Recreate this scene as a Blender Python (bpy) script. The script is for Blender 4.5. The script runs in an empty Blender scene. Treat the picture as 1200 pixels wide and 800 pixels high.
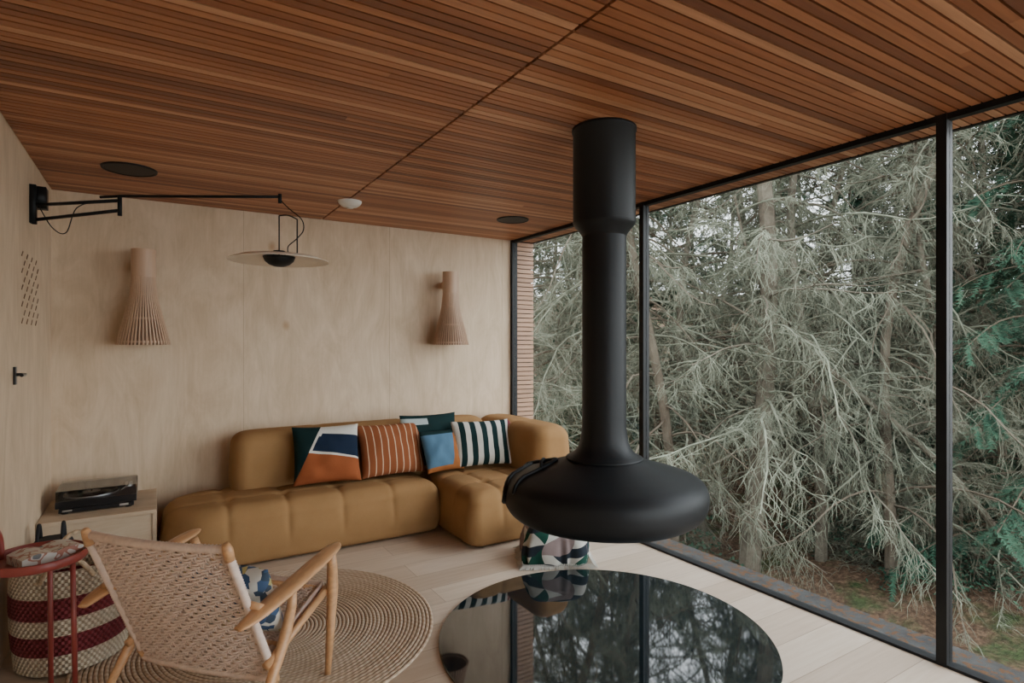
import bpy, math, random
from mathutils import Vector, Matrix, noise as mnoise
from bisect import bisect

random.seed(7)
scene = bpy.context.scene
H_CEIL = 2.577
XL, XG, YB, YR = -0.607, 3.16, 5.10, -1.70

# ------------------------------------------------------------------ mesh builder
class MB:
    def __init__(s):
        s.v = []; s.f = []; s.m = []; s.uv = None
    def face(s, idx, mi=0):
        s.f.append(idx); s.m.append(mi)
    def box(s, x0, x1, y0, y1, z0, z1, mi=0, M=None):
        b = len(s.v)
        P = [(x0,y0,z0),(x1,y0,z0),(x1,y1,z0),(x0,y1,z0),(x0,y0,z1),(x1,y0,z1),(x1,y1,z1),(x0,y1,z1)]
        if M is not None: P = [tuple(M @ Vector(p)) for p in P]
        s.v += P
        for q in ((0,3,2,1),(4,5,6,7),(0,1,5,4),(1,2,6,5),(2,3,7,6),(3,0,4,7)):
            s.face(tuple(b+i for i in q), mi)
    def tube(s, pts, rad, n=6, mi=0, cap=True, flat=1.0, up=None):
        pts = [Vector(p) for p in pts]
        k = len(pts)
        if not isinstance(rad, (list, tuple)): rad = [rad]*k
        b = len(s.v)
        ref = None
        for i, p in enumerate(pts):
            t = (pts[min(i+1,k-1)] - pts[max(i-1,0)])
            if t.length < 1e-9: t = Vector((0,0,1))
            t.normalize()
            if ref is None:
                ref = Vector(up) if up else (Vector((0,0,1)) if abs(t.z) < .9 else Vector((1,0,0)))
            a = t.cross(ref)
            if a.length < 1e-6: a = t.cross(Vector((1,0,0.1)))
            a.normalize(); c = a.cross(t)
            if not up: ref = c
            for j in range(n):
                an = 2*math.pi*j/n
                s.v.append(tuple(p + a*(math.cos(an)*rad[i]) + c*(math.sin(an)*rad[i]*flat)))
        for i in range(k-1):
            for j in range(n):
                j2 = (j+1) % n
                s.face((b+i*n+j, b+i*n+j2, b+(i+1)*n+j2, b+(i+1)*n+j), mi)
        if cap and n > 3:
            s.face(tuple(b+j for j in range(n))[::-1], mi)
            s.face(tuple(b+(k-1)*n+j for j in range(n)), mi)
    def lathe(s, prof, n=64, c=(0,0,0), mi=0, skip=None, close=False):
        b = len(s.v)
        for (r, z) in prof:
            for j in range(n):
                a = 2*math.pi*j/n
                s.v.append((c[0]+r*math.cos(a), c[1]+r*math.sin(a), c[2]+z))
        for i in range(len(prof)-1):
            for j in range(n):
                if skip and skip(2*math.pi*(j+.5)/n, (prof[i][0]+prof[i+1][0])/2, (prof[i][1]+prof[i+1][1])/2): continue
                j2 = (j+1) % n
                s.face((b+i*n+j, b+(i+1)*n+j, b+(i+1)*n+j2, b+i*n+j2)[::-1], mi)
    def obj(s, name, mats, parent=None, smooth=False, loc=None, rot=None, angle=None):
        me = bpy.data.meshes.new(name)
        me.from_pydata(s.v, [], s.f)
        if not isinstance(mats, (list, tuple)): mats = [mats]
        for m in mats: me.materials.append(m)
        if len(mats) > 1: me.polygons.foreach_set('material_index', s.m)
        if smooth: me.polygons.foreach_set('use_smooth', [True]*len(me.polygons))
        me.update()
        o = bpy.data.objects.new(name, me)
        scene.collection.objects.link(o)
        if parent: o.parent = parent
        if loc: o.location = loc
        if rot: o.rotation_euler = rot
        return o

def empty(name, loc=(0,0,0), rot=(0,0,0)):
    o = bpy.data.objects.new(name, None)
    o.empty_display_size = .1
    scene.collection.objects.link(o)
    o.location = loc; o.rotation_euler = rot
    return o

def bevel(o, w=.005, seg=2):
    m = o.modifiers.new('bev', 'BEVEL'); m.width = w; m.segments = seg; m.limit_method = 'ANGLE'
    return o

def catmull(P, k=6):
    out = []
    for i in range(len(P)-1):
        p0 = P[max(i-1,0)]; p1 = P[i]; p2 = P[i+1]; p3 = P[min(i+2,len(P)-1)]
        for j in range(k):
            s = j/k
            out.append(tuple(.5*((2*p1[q])+(-p0[q]+p2[q])*s+(2*p0[q]-5*p1[q]+4*p2[q]-p3[q])*s*s+(-p0[q]+3*p1[q]-3*p2[q]+p3[q])*s**3) for q in range(len(p1))))
    out.append(P[-1]); return out

# ------------------------------------------------------------------ materials
class NT:
    def __init__(s, name):
        s.mat = bpy.data.materials.new(name); s.mat.use_nodes = True
        s.t = s.mat.node_tree; s.b = s.t.nodes['Principled BSDF']
        s.tc = s.t.nodes.new('ShaderNodeTexCoord')
    def n(s, typ, **kw):
        nd = s.t.nodes.new(typ)
        for k, v in kw.items(): setattr(nd, k, v)
        return nd
    def l(s, a, b): s.t.links.new(a, b)
    def mapping(s, scale=(1,1,1), coord='Object', rot=(0,0,0)):
        m = s.n('ShaderNodeMapping'); m.inputs['Scale'].default_value = scale; m.inputs['Rotation'].default_value = rot
        s.l(s.tc.outputs[coord], m.inputs['Vector']); return m.outputs['Vector']
    def noise(s, vec, scale=5, detail=4, rough=.55, dist=0):
        n = s.n('ShaderNodeTexNoise'); n.inputs['Scale'].default_value = scale
        n.inputs['Detail'].default_value = detail; n.inputs['Roughness'].default_value = rough
        n.inputs['Distortion'].default_value = dist
        s.l(vec, n.inputs['Vector']); return n.outputs['Fac']
    def ramp(s, fac, stops, const=False):
        r = s.n('ShaderNodeValToRGB'); e = r.color_ramp.elements
        if const: r.color_ramp.interpolation = 'CONSTANT'
        while len(e) < len(stops): e.new(.5)
        for i, (p, c) in enumerate(stops):
            e[i].position = p; e[i].color = (*c, 1)
        s.l(fac, r.inputs['Fac']); return r.outputs['Color']
    def mix(s, fac, a, b, blend='MIX'):
        m = s.n('ShaderNodeMix', data_type='RGBA', blend_type=blend)
        for inp, v in ((m.inputs[0], fac), (m.inputs[6], a), (m.inputs[7], b)):
            if isinstance(v, (int, float)): inp.default_value = v
            elif isinstance(v, tuple): inp.default_value = (*v, 1)
            else: s.l(v, inp)
        return m.outputs[2]
    def math(s, op, a, b=None, c=None):
        m = s.n('ShaderNodeMath', operation=op)
        for i, v in enumerate((a, b, c)):
            if v is None: continue
            if isinstance(v, (int, float)): m.inputs[i].default_value = v
            else: s.l(v, m.inputs[i])
        return m.outputs[0]
    def bump(s, h, strength=.3, dist=.01):
        b = s.n('ShaderNodeBump'); b.inputs['Strength'].default_value = strength; b.inputs['Distance'].default_value = dist
        s.l(h, b.inputs['Height']); s.l(b.outputs['Normal'], s.b.inputs['Normal'])
    def color(s, c):
        if isinstance(c, tuple): s.b.inputs['Base Color'].default_value = (*c, 1)
        else: s.l(c, s.b.inputs['Base Color'])
    def rough(s, r): s.b.inputs['Roughness'].default_value = r
    def spec(s, r): s.b.inputs['Specular IOR Level'].default_value = r

def simple(name, col, rough=.6, var=.15, nscale=8, stretch=(1,1,1), bump=0, bscale=60, spec=.5, metal=0, bdist=.003, coord='Object'):
    t = NT(name); v = t.mapping(stretch, coord)
    f = t.noise(v, nscale)
    a = tuple(c*(1-var) for c in col); b = tuple(min(1, c*(1+var)) for c in col)
    t.color(t.ramp(f, [(.3, a), (.7, b)]))
    t.rough(rough); t.spec(spec); t.b.inputs['Metallic'].default_value = metal
    if bump: t.bump(t.noise(v, bscale, 3), bump, bdist)
    return t.mat

def wood(name, col, axis=0, var=.22, rough=.5, fine=1.0):
    t = NT(name)
    sc = [18*fine]*3; sc[axis] = 1.2*fine
    v = t.mapping(tuple(sc)); f = t.noise(v, 1.6, 5, .6, .6)
    a = tuple(c*(1-var) for c in col); b = tuple(min(1, c*(1+var*.7)) for c in col)
    t.color(t.ramp(f, [(.3, a), (.68, b)])); t.rough(rough)
    t.bump(f, .08, .002)
    return t.mat

def pattern(name, base, layers, rough=.9, weave=250):
    t = NT(name)
    sep = t.n('ShaderNodeSeparateXYZ'); t.l(t.tc.outputs['UV'], sep.inputs[0])
    u, v = sep.outputs[0], sep.outputs[1]
    cur = base
    for col, planes in layers:
        mk = None
        for (a, b, c) in planes:
            s1 = t.math('ADD', t.math('MULTIPLY', u, a), t.math('MULTIPLY', v, b))
            g = t.math('GREATER_THAN', s1, c)
            mk = g if mk is None else t.math('MULTIPLY', mk, g)
        cur = t.mix(mk, cur, col)
    nz = t.noise(t.mapping((1,1,1)), weave, 2)
    cur = t.mix(.35, cur, t.ramp(nz, [(.2, (.55,.55,.55)), (.8, (1,1,1))]), 'MULTIPLY')
    t.color(cur); t.rough(rough); t.spec(.15)
    t.bump(nz, .25, .002)
    return t.mat

def thin_glass(name, tint, r0=.05, gr=0.0):
    t = NT(name); tr = t.n('ShaderNodeBsdfTransparent'); gl = t.n('ShaderNodeBsdfGlossy'); gl.inputs['Roughness'].default_value = gr
    tr.inputs[0].default_value = (*tint,1)
    lw = t.n('ShaderNodeLayerWeight'); lw.inputs['Blend'].default_value = .5
    f = t.math('MULTIPLY_ADD', t.math('POWER', lw.outputs['Facing'], 5.0), .75, r0)
    ms = t.n('ShaderNodeMixShader'); t.l(f, ms.inputs[0]); t.l(tr.outputs[0], ms.inputs[1]); t.l(gl.outputs[0], ms.inputs[2])
    t.l(ms.outputs[0], t.t.nodes['Material Output'].inputs['Surface']); return t.mat

def plywood(name, c1, c2, axis=2):
    t = NT(name)
    sc = [4, 4, 4]; sc[axis] = 1.3
    f1 = t.noise(t.mapping(tuple(sc)), 1.1, 6, .62, 2.2)
    sc2 = [40,40,40]; sc2[axis] = 3
    f3 = t.noise(t.mapping(tuple(sc2)), 1.5, 3, .6)
    f2 = t.noise(t.mapping((1,1,1)), 1.6, 4, .6)
    c = t.ramp(f1, [(.28, c1), (.72, c2)])
    c = t.mix(.8, c, t.ramp(f2, [(.3, (.86,.83,.79)), (.7, (1,1,1))]), 'MULTIPLY')
    c = t.mix(.5, c, t.ramp(f3, [(.3, (.88,.85,.81)), (.6, (1,1,1))]), 'MULTIPLY')
    vor = t.n('ShaderNodeTexVoronoi'); vor.inputs['Scale'].default_value = 1.0
    t.l(t.mapping((2.6,0.0,1.7)) if axis == 2 else t.mapping((2,2,2)), vor.inputs['Vector'])
    k = t.ramp(vor.outputs['Distance'], [(.0, (.42,.27,.16)), (.03, (.68,.52,.38)), (.10, (1,1,1))])
    c = t.mix(.8, c, k, 'MULTIPLY')
    t.color(c); t.rough(.6); t.spec(.3); t.bump(f3, .03, .001)
    return t.mat

M_ply = plywood('birch_plywood', (.58,.44,.30), (.75,.60,.44))
M_plycab = plywood('birch_plywood_cabinet', (.52,.40,.28), (.66,.53,.39), 0)

# floor boards
t = NT('oak_floorboards')
bt = t.n('ShaderNodeTexBrick'); bt.offset = .37
bt.inputs['Scale'].default_value = 1; bt.inputs['Brick Width'].default_value = 2.3; bt.inputs['Row Height'].default_value = .22
bt.inputs['Mortar Size'].default_value = .0018; bt.inputs['Mortar Smooth'].default_value = .3; bt.inputs['Bias'].default_value = 0
bt.inputs['Color1'].default_value = (.54,.425,.32,1); bt.inputs['Color2'].default_value = (.68,.57,.455,1); bt.inputs['Mortar'].default_value = (.30,.22,.155,1)
t.l(t.mapping((1,1,1)), bt.inputs['Vector'])
g = t.noise(t.mapping((1.0,14,1)), 2.2, 6, .6, .8)
c = t.mix(.6, bt.outputs['Color'], t.ramp(g, [(.3,(.78,.72,.65)),(.68,(1,1,1))]), 'MULTIPLY')
t.color(c); t.rough(.38); t.bump(g, .05, .002)
M_floor = t.mat

# ceiling slats
t = NT('cedar_slats')
at = t.n('ShaderNodeAttribute'); at.attribute_name = 'rnd'
gv = t.n('ShaderNodeVectorMath', operation='ADD')
t.l(t.mapping((1.1,34,34)), gv.inputs[0])
cmb = t.n('ShaderNodeCombineXYZ'); t.l(t.math('MULTIPLY', at.outputs['Fac'], 37.0), cmb.inputs[0]); t.l(cmb.outputs[0], gv.inputs[1])
g = t.noise(gv.outputs[0], 1.4, 5, .6, .4)
c1 = t.ramp(at.outputs['Fac'], [(0,(.23,.088,.042)),(.35,(.40,.158,.072)),(.7,(.53,.235,.115)),(1,(.68,.37,.21))])
c = t.mix(.8, c1, t.ramp(g, [(.3,(.66,.60,.56)),(.7,(1.0,1.0,1.0))]), 'MULTIPLY')
t.color(c); t.rough(.45); t.bump(g, .08, .002)
M_slat = t.mat

M_dark = simple('dark_backing', (.010,.007,.006), .9)
M_black = simple('black_powdercoat', (.007,.008,.009), .5, .1, 20, spec=.3)
M_stove = simple('matte_black_steel', (.0065,.008,.0095), .5, .08, 6, bump=.05, bscale=300, spec=.3, bdist=.001)
M_blackpl = simple('black_plastic', (.010,.010,.011), .3)
M_white = simple('white_plastic', (.75,.74,.70), .4, .03)
M_oak = wood('oiled_oak', (.56,.31,.15), 1, .2, .4, 1.6)
t = NT('camel_wool')
v = t.mapping()
n1 = t.noise(v, 420, 2); n2 = t.noise(v, 6, 3)
c = t.mix(.5, t.ramp(n1, [(.25,(.245,.132,.052)),(.75,(.385,.222,.098))]), t.ramp(n2, [(.3,(.285,.158,.065)),(.7,(.355,.203,.088))]))
t.color(c); t.rough(.92); t.spec(.15)
t.bump(n1, .25, .002); M_sofa = t.mat
M_lampwood = wood('birch_lamp_slats', (.56,.38,.26), 2, .12, .5)
M_lampin = simple('lamp_inner', (.30,.19,.12), .7)
M_red = simple('red_lacquer', (.24,.042,.032), .4, .06)
t = NT('slate_ledge'); v = t.mapping()
f = t.noise(v, 9, 5, .6); f2 = t.noise(v, 26, 3, .6)
c = t.ramp(f, [(.3,(.034,.036,.037)),(.7,(.070,.072,.070))])
c = t.mix(t.ramp(f2, [(.52,(0,0,0)),(.58,(1,1,1))]), c, (.095,.050,.025))
t.color(c); t.rough(.9); t.spec(.1); t.bump(f2, .4, .01); M_slate = t.mat
M_clad = wood('cedar_cladding', (.36,.205,.125), 0, .25, .6)
M_cord = simple('paper_cord', (.70,.55,.46), .75, .10, 40, bump=.3, bscale=400)
M_jute = simple('jute', (.52,.40,.27), .95, .35, 55, bump=.6, bscale=160, spec=.1)
M_glass = thin_glass('window_glass', (.97,.985,.98), .02)
t = NT('black_hearth_glass'); f = t.noise(t.mapping(), 160, 3, .7)
t.color(t.ramp(f,[(.55,(.006,.010,.012)),(.72,(.045,.058,.062))])); t.rough(.03); t.spec(.9); t.b.inputs['IOR'].default_value = 1.55
M_hearth = t.mat
M_seam = simple('panel_seam', (.36,.26,.17), .8)

# ------------------------------------------------------------------ room shell
mb = MB(); mb.box(XL-.15, XG-.03, YR-.1, YB+.0, -.25, 0); mb.obj('floor', M_floor)
mb = MB(); mb.box(XL-.15, XG+.03, YR-.1, YB-.02, -2.9, -.26); mb.obj('foundation', M_slate)
mb = MB(); mb.box(XL-.15, XG+.03, YB, YB+.15, -.25, H_CEIL+.02); wb = mb.obj('wall_back', M_ply)
mb = MB()
for xs_ in (.612, 1.832, 3.03): mb.box(xs_-.0012, xs_+.0012, YB-.0006, YB+.001, 0, H_CEIL)
mb.obj('panel_seams', M_seam, wb)
mb = MB(); mb.box(XL-.15, XL, YR, YB, 0, H_CEIL+.02); wl = mb.obj('wall_left', M_ply)
mb = MB(); mb.box(XL-.15, 1.20, YR-.12, YR, 0, H_CEIL+.02); mb.obj('wall_rear', M_ply)  # unseen wall behind the camera, width set to cut light from the rear
mb = MB(); mb.box(XL-.15, XG+.24, YR-.1, YB+.2, H_CEIL+.022, H_CEIL+.3); ceil = mb.obj('ceiling', M_dark)
mb = MB(); rn = []
pitch = .0445; y = YB-.004
SEAM = 1.225
rr = random.Random(3)
while y > YR:
    w = pitch - .0085
    for (xa, xb) in ((XL+.003, SEAM-.006), (SEAM+.006, XG-.022), (XG+.022, XG+.24)):
        x = xa
        while x < xb-.001:
            x2 = min(xb, x + rr.uniform(1.2, 3.4))
            if xb-x2 < .4: x2 = xb
            mb.box(x, x2-.0008, y-w, y, H_CEIL, H_CEIL+.02); rn += [min(1, max(0, rr.gauss(.5, .30)))]*6
            x = x2
    y -= pitch
o = mb.obj('ceiling_slats', M_slat, ceil)
a = o.data.attributes.new('rnd', 'FLOAT', 'FACE'); a.data.foreach_set('value', rn)
mb = MB(); mb.box(XG+.24, XG+.27, YR-.1, YB+.2, H_CEIL-.005, H_CEIL+.3); mb.obj('fascia', M_black, ceil)

fin = MB(); fin.box(XG+.04, XG+.25, YB+.03, YB+.2, -2.9, H_CEIL+.02)
fw = fin.obj('wall_exterior', M_dark)
mb = MB(); z = -.4
while z < H_CEIL-.03:
    mb.box(XG+.033, XG+.255, YB+.0, YB+.03, z, z+.037); z += .0465
mb.obj('cladding_battens', M_clad, fw)

ys = [YB, 3.21, 1.25, -.71, YR]
for i in range(4):
    w = empty('window_%d' % (i+1))
    mb = MB()
    y1, y0 = ys[i], ys[i+1]
    mb.box(XG-.03, XG+.03, y1-.040, y1, 0, H_CEIL) if i == 0 else mb.box(XG-.03, XG+.03, y1-.022, y1+.022, 0, H_CEIL)
    yt = y1-.04 if i == 0 else y1-.022
    mb.box(XG-.022, XG+.022, y0+.022, yt, H_CEIL-.028, H_CEIL+.015)
    mb.box(XG-.03, XG+.03, y0+.022, yt, -.1, .014)
    mb.obj('frame', M_black, w)
    g = MB(); g.box(XG-.004, XG+.004, y0+.02, yt, .012, H_CEIL-.025); g.obj('pane', M_glass, w)
xs = [1.20, 2.2, XG]
for i in range(2):  # unseen rear glazing, added to let more sky light into the room
    w = empty('window_%d' % (i+5)); mb = MB()
    mb.box(xs[i], xs[i]+.05, YR-.03, YR+.03, 0, H_CEIL); mb.box(xs[i]+.05, xs[i+1], YR-.03, YR+.03, 0, .04)
    mb.box(xs[i]+.05, xs[i+1], YR-.03, YR+.03, H_CEIL-.05, H_CEIL)
    mb.obj('frame', M_black, w)
    g = MB(); g.box(xs[i]+.05, xs[i+1], YR-.004, YR+.004, .04, H_CEIL-.05); g.obj('pane', M_glass, w)
mb = MB(); mb.box(XG+.031, XG+.30, YR, YB-.01, -.2, -.03); led = mb.obj('window_ledge', M_slate)

M_slot = simple('slot_brown', (.17,.10,.06), .8)
d = empty('door_1', (XL+.001, 3.5, 0))
mb = MB(); mb.box(.0, .004, -.896, .446, .01, H_CEIL-.02)
mb.obj('leaf', M_ply, d)
mb = MB(); mb.box(.0, .0015, -.902, -.8965, 0, H_CEIL-.02); mb.box(.0,.0015, .4465, .452, 0, H_CEIL-.02)
mb.obj('shadow_gap', M_slot, d)
mb = MB(); mb.box(.004, .016, .28, .315, 1.30, 1.39); mb.tube([(.014,.297,1.35),(.05,.297,1.35),(.05,.25,1.35),(.05,.20,1.35)], .009, 8)
bevel(mb.obj('handle', M_blackpl, d), .002)
mb = MB()
for r in range(9):
    for cidx in range(4):
        yy = 4.02 + cidx*.14 + (r % 2)*.06; zz = 1.63 + r*.045
        M = Matrix.Translation((XL+.005, yy, zz)) @ Matrix.Rotation(math.radians(35), 4, 'X')
        mb.box(.0005, .003, -.022, .022, -.004, .004, M=M)
mb.obj('wall_vent_slots', M_slot)

# ------------------------------------------------------------------ hearth glass disc + stove
HC = (1.977, 2.305)
mb = MB(); mb.lathe([(0,.012),(.8,.012),(.842,.012),(.845,.009),(.845,0.0)], 160, (HC[0],HC[1],0.0005))
mb.obj('hearth_glass', M_hearth, smooth=False)
SC = (1.916, 2.225)
stove = empty('suspended_fireplace', (SC[0], SC[1], 0))
prof = [(0,.640),(.30,.640),(.37,.642),(.43,.654),(.47,.678),(.493,.713),(.500,.752),(.498,.788),(.485,.820),(.455,.846),(.395,.868),(.32,.890),(.25,.911),(.205,.927),(.190,.934)]
dense = catmull(prof)
oa = math.radians(124)
def inop(a, r, z):
    da = (a-oa+math.pi) % (2*math.pi) - math.pi
    return (da/.60)**2 + ((z-.78)/.085)**2 < 1 and r > .25
mb = MB(); mb.lathe(dense, 192, skip=inop)
o = mb.obj('firebox', M_stove, stove, True)
sm = o.modifiers.new('s', 'SOLIDIFY'); sm.thickness = .008; sm.offset = -1
def prof_r(z):
    best = min((p for p in dense if p[0] > .2 and p[1] > .66), key=lambda p: abs(p[1]-z)); return best[0]
lip = []
for i in range(65):
    th = 2*math.pi*i/64
    az = oa + .61*math.cos(th); z = .78+.087*math.sin(th); r = prof_r(z)+.004
    lip.append((r*math.cos(az), r*math.sin(az), z))
mb = MB(); mb.tube(lip, .013, 8, cap=False)
arc=[]
for i in range(25):
    f=i/24; az=math.radians(172-62*f); z=.80+.115*math.sin(math.pi*f)**.7
    z=min(z,.915); r=prof_r(z)
    arc.append((r*math.cos(az), r*math.sin(az), z+.006))
mb.tube(arc,.010,8)
mb.tube([(-.30,.12,.90),(-.30,.12,.925),(-.27,.15,.93),(-.24,.18,.925),(-.24,.18,.905)],.008,8)
mb.obj('opening_lip', M_stove, stove, True)
mb = MB()
mb.lathe([(.188,.932),(.192,.938),(.188,.943),(.170,.951),(.148,.966),(.130,.990),(.119,1.022),(.113,1.06),(.109,1.11),(.109,2.045)], 96)
mb.lathe([(.109,2.04),(.120,2.06),(.140,2.085),(.153,2.10),(.155,2.112),(.155,2.56),(.160,2.562),(.160,2.5765),(.0,2.5765)], 96)
o = mb.obj('flue', M_stove, stove, True)
mb = MB(); 
for zz, rr_ in ((1.128,.1095),(2.112,.1555)):
    mb.lathe([(rr_-.002,zz-.002),(rr_+.0015,zz),(rr_-.002,zz+.002)], 96)
mb.obj('flue_joints', M_black, stove, True)

# ------------------------------------------------------------------ sofa
def cushion_block(x0, x1, y0, y1, z0, z1, rp, re, crown=.02, tufts=None, corner=None, n=200, nt=26, rb=.05, bulge=.015):
    cx, cy = (x0+x1)/2, (y0+y1)/2; w, h = (x1-x0)/2, (y1-y0)/2
    radii = corner or [rp]*4   # +x+y, -x+y, -x-y, +x-y
    ring = []; segs = []
    cs = [(w,h),(-w,h),(-w,-h),(w,-h)]
    for q in range(4):
        r = radii[q]; sx = 1 if cs[q][0] > 0 else -1; sy = 1 if cs[q][1] > 0 else -1
        ox, oy = cs[q][0]-sx*r, cs[q][1]-sy*r
        for k in range(25):
            a = math.radians(90*q + 90*k/24); segs.append((ox+r*math.cos(a), oy+r*math.sin(a)))
    segs.append(segs[0])
    Ls = [0]
    for i in range(1, len(segs)): Ls.append(Ls[-1]+math.dist(segs[i], segs[i-1]))
    for i in range(n):
        d_ = Ls[-1]*i/n; k = min(max(bisect(Ls, d_)-1, 0), len(segs)-2)
        f = (d_-Ls[k])/max(1e-9, Ls[k+1]-Ls[k])
        ring.append((segs[k][0]+(segs[k+1][0]-segs[k][0])*f, segs[k][1]+(segs[k+1][1]-segs[k][1])*f))
    levels = []
    for k in range(5):
        a = math.pi/2*k/4; levels.append((rb*(1-math.sin(a)), z0+rb*(1-math.cos(a))))
    for k in range(1, 8):
        f = k/8; levels.append((-bulge*math.sin(math.pi*f), z0+rb+(z1-re-z0-rb)*f))
    for k in range(0, 13):
        a = math.pi/2*k/12; levels.append((re*(1-math.cos(a)), z1-re+re*math.sin(a)))
    for k in range(1, nt): levels.append((re+(min(w,h)-re)*(k/nt), z1))
    mbk = MB(); V = []
    for (ins, z) in levels:
        sx = (w-ins)/w; sy = (h-ins)/h
        if ins > re:
            f = (ins-re)/(min(w,h)-re)
            sx = (w-re)/w*(1-f); sy = (h-re)/h*(1-f)
        for (px, py) in ring:
            x, y = px*sx, py*sy; zz = z
            cr = max(0, 1-(x/w)**4)*max(0, 1-(y/h)**4)
            ht = (z-z0)/(z1-z0)
            zz += crown*cr*(1 if ht > .6 else 0)
            V.append([cx+x, cy+y, zz])
    if tufts:
        pts, lines = tufts
        for v_ in V:
            top = min(1, max(0, (v_[2]-(z0+.25*(z1-z0)))/(.4*(z1-z0))))
            if top <= 0: continue
            dz = 0
            for (px, py) in pts:
                d2 = (v_[0]-px)**2+(v_[1]-py)**2
                dz = max(dz, .040*math.exp(-d2/.045**2))
            for (ax, ay, bx, by, amp) in lines:
                vx, vy = bx-ax, by-ay; l2 = vx*vx+vy*vy
                tt = max(0, min(1, ((v_[0]-ax)*vx+(v_[1]-ay)*vy)/l2))
                d_ = math.hypot(v_[0]-ax-tt*vx, v_[1]-ay-tt*vy)
                dz = max(dz, amp*math.exp(-(d_/.022)**1.4))
            side = min(1, max(0, (z1-.02-v_[2])/.08))
            v_[2] -= dz*top*(1-side*.7)
            if side > 0:
                ddx = v_[0]-cx; ddy = v_[1]-cy
                if abs(abs(ddy)-h) < abs(abs(ddx)-w): v_[1] -= math.copysign(dz*side*top, ddy)
                else: v_[0] -= math.copysign(dz*side*top, ddx)
    mbk.v = [tuple(v_) for v_ in V]
    R = len(levels)
    for i in range(R-1):
        for j in range(n):
            j2 = (j+1) % n
            mbk.face((i*n+j, i*n+j2, (i+1)*n+j2, (i+1)*n+j))
    mbk.v.append((cx, cy, z1+crown)); c_ = len(mbk.v)-1
    for j in range(n): mbk.face(((R-1)*n+j, (R-1)*n+(j+1) % n, c_))
    mbk.face(tuple(range(n))[::-1])
    return mbk

sofa = empty('sofa')
def mk_tufts(xsT, ysT, x0, x1, y0, y1):
    pts = [(x, y) for x in xsT for y in ysT]; ln = []
    for x in xsT: ln.append((x, y0-.1, x, y1+.1, .014))
    for y in ysT: ln.append((x0-.1, y, x1+.1, y, .009))
    return pts, ln
x0,x1,y0,y1 = .045, 1.955, 4.25, 4.98
tf = mk_tufts([.42,.80,1.18,1.56], [4.50, 4.76], x0,x1,y0,y1)
mb = cushion_block(x0,x1,y0,y1,.012,.405,.10,.10,.018,tf,corner=[.08,.28,.30,.06], n=460, nt=34, bulge=.018)
mb.obj('seat_left', M_sofa, sofa, True)
x0,x1,y0,y1 = 1.96, 2.99, 3.72, 4.98
tf = mk_tufts([2.22,2.50,2.76], [4.02,4.34,4.66], x0,x1,y0,y1)
mb = cushion_block(x0,x1,y0,y1,.012,.415,.09,.10,.018,tf, n=420, nt=44, bulge=.018)
mb.obj('seat_right', M_sofa, sofa, True)
mb = cushion_block(.50,2.66,4.72,5.06,.25,.83,.11,.10,.01, n=260, nt=10, bulge=.01,
                   tufts=([], [(1.15,4.5,1.15,5.2,.014),(1.9,4.5,1.9,5.2,.014)]))
mb.obj('backrest_left', M_sofa, sofa, True)
mb = cushion_block(2.68,3.04,3.92,5.06,.25,.815,.12,.11,.01, n=260, nt=10, bulge=.01, tufts=([], [(2.5,4.45,3.2,4.45,.014)]))
mb.obj('backrest_right', M_sofa, sofa, True)

# ------------------------------------------------------------------ pillows
def pillow(name, w, h, th, mat, loc, yaw=0, lean=18, roll=0, N=28, trim=None, seed=0):
    mb = MB(); uvs = []
    def P(i, j, sgn):
        u = i/N; v = j/N; a = 2*u-1; b = 2*v-1
        pin = .055
        x = a*w/2*(1 - pin*(1-(b*b))*abs(a))
        z = b*h/2*(1 - pin*(1-(a*a))*abs(b))
        t_ = ((1-abs(a)**2.6)*(1-abs(b)**2.6))**.55
        wr = mnoise.noise(Vector((a*2.2+seed*3.1, b*2.2, sgn)))*.016*t_
        return (x, sgn*(t_*th/2+.002)+wr, z)
    for sgn in (-1, 1):
        b0 = len(mb.v)
        for j in range(N+1):
            for i in range(N+1): mb.v.append(P(i,j,sgn)); uvs.append((i/N, j/N))
        for j in range(N):
            for i in range(N):
                q = (b0+j*(N+1)+i, b0+j*(N+1)+i+1, b0+(j+1)*(N+1)+i+1, b0+(j+1)*(N+1)+i)
                mb.face(q if sgn < 0 else q[::-1])
    K = (N+1)**2
    edge = [(i,0) for i in range(N)]+[(N,j) for j in range(N)]+[(N-i,N) for i in range(N)]+[(0,N-j) for j in range(N)]
    for k in range(len(edge)):
        a = edge[k]; b = edge[(k+1) % len(edge)]
        ia = a[1]*(N+1)+a[0]; ib = b[1]*(N+1)+b[0]
        mb.face((ib, ia, ia+K, ib+K))
    o = mb.obj(name, mat, None, True, loc, (math.radians(-lean), math.radians(roll), math.radians(yaw)))
    uvl = o.data.uv_layers.new(name='UVMap')
    for lp in o.data.loops: uvl.data[lp.index].uv = uvs[lp.vertex_index]
    return o
navy=(.012,.022,.045); dgreen=(.009,.028,.028); orange=(.30,.085,.030); white=(.66,.63,.56); rust=(.27,.085,.034); blue=(.09,.18,.27)
m1 = pattern('cushion_geometric', dgreen, [
    (white, [(1,-.45,-.02)]),
    (navy, [(1,-.45,.05),(-.12,-1,-.90)]),
    (navy, [(1,-.45,.02),(-.12,-1,-.84)]),
    (white, [(1,-.45,-.02),(-.20,-1,-.60)]),
    (orange,[(1,-.45,-.02),(-.18,-1,-.55)]),
    (orange,[(1,1,.16),(0,-1,-.13)]),
])
st = []
for k in range(9):
    c0 = .08+k*.105; st.append(((.70,.50,.32), [(1,0,c0),(-1,0,-(c0+.014))]))
m2 = pattern('cushion_rust_stripe', rust, st)
m3 = pattern('cushion_green', dgreen, [((.45,.52,.50),[(0,1,.80),(-1,0,-.45),(0,-1,-.93)])])
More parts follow.
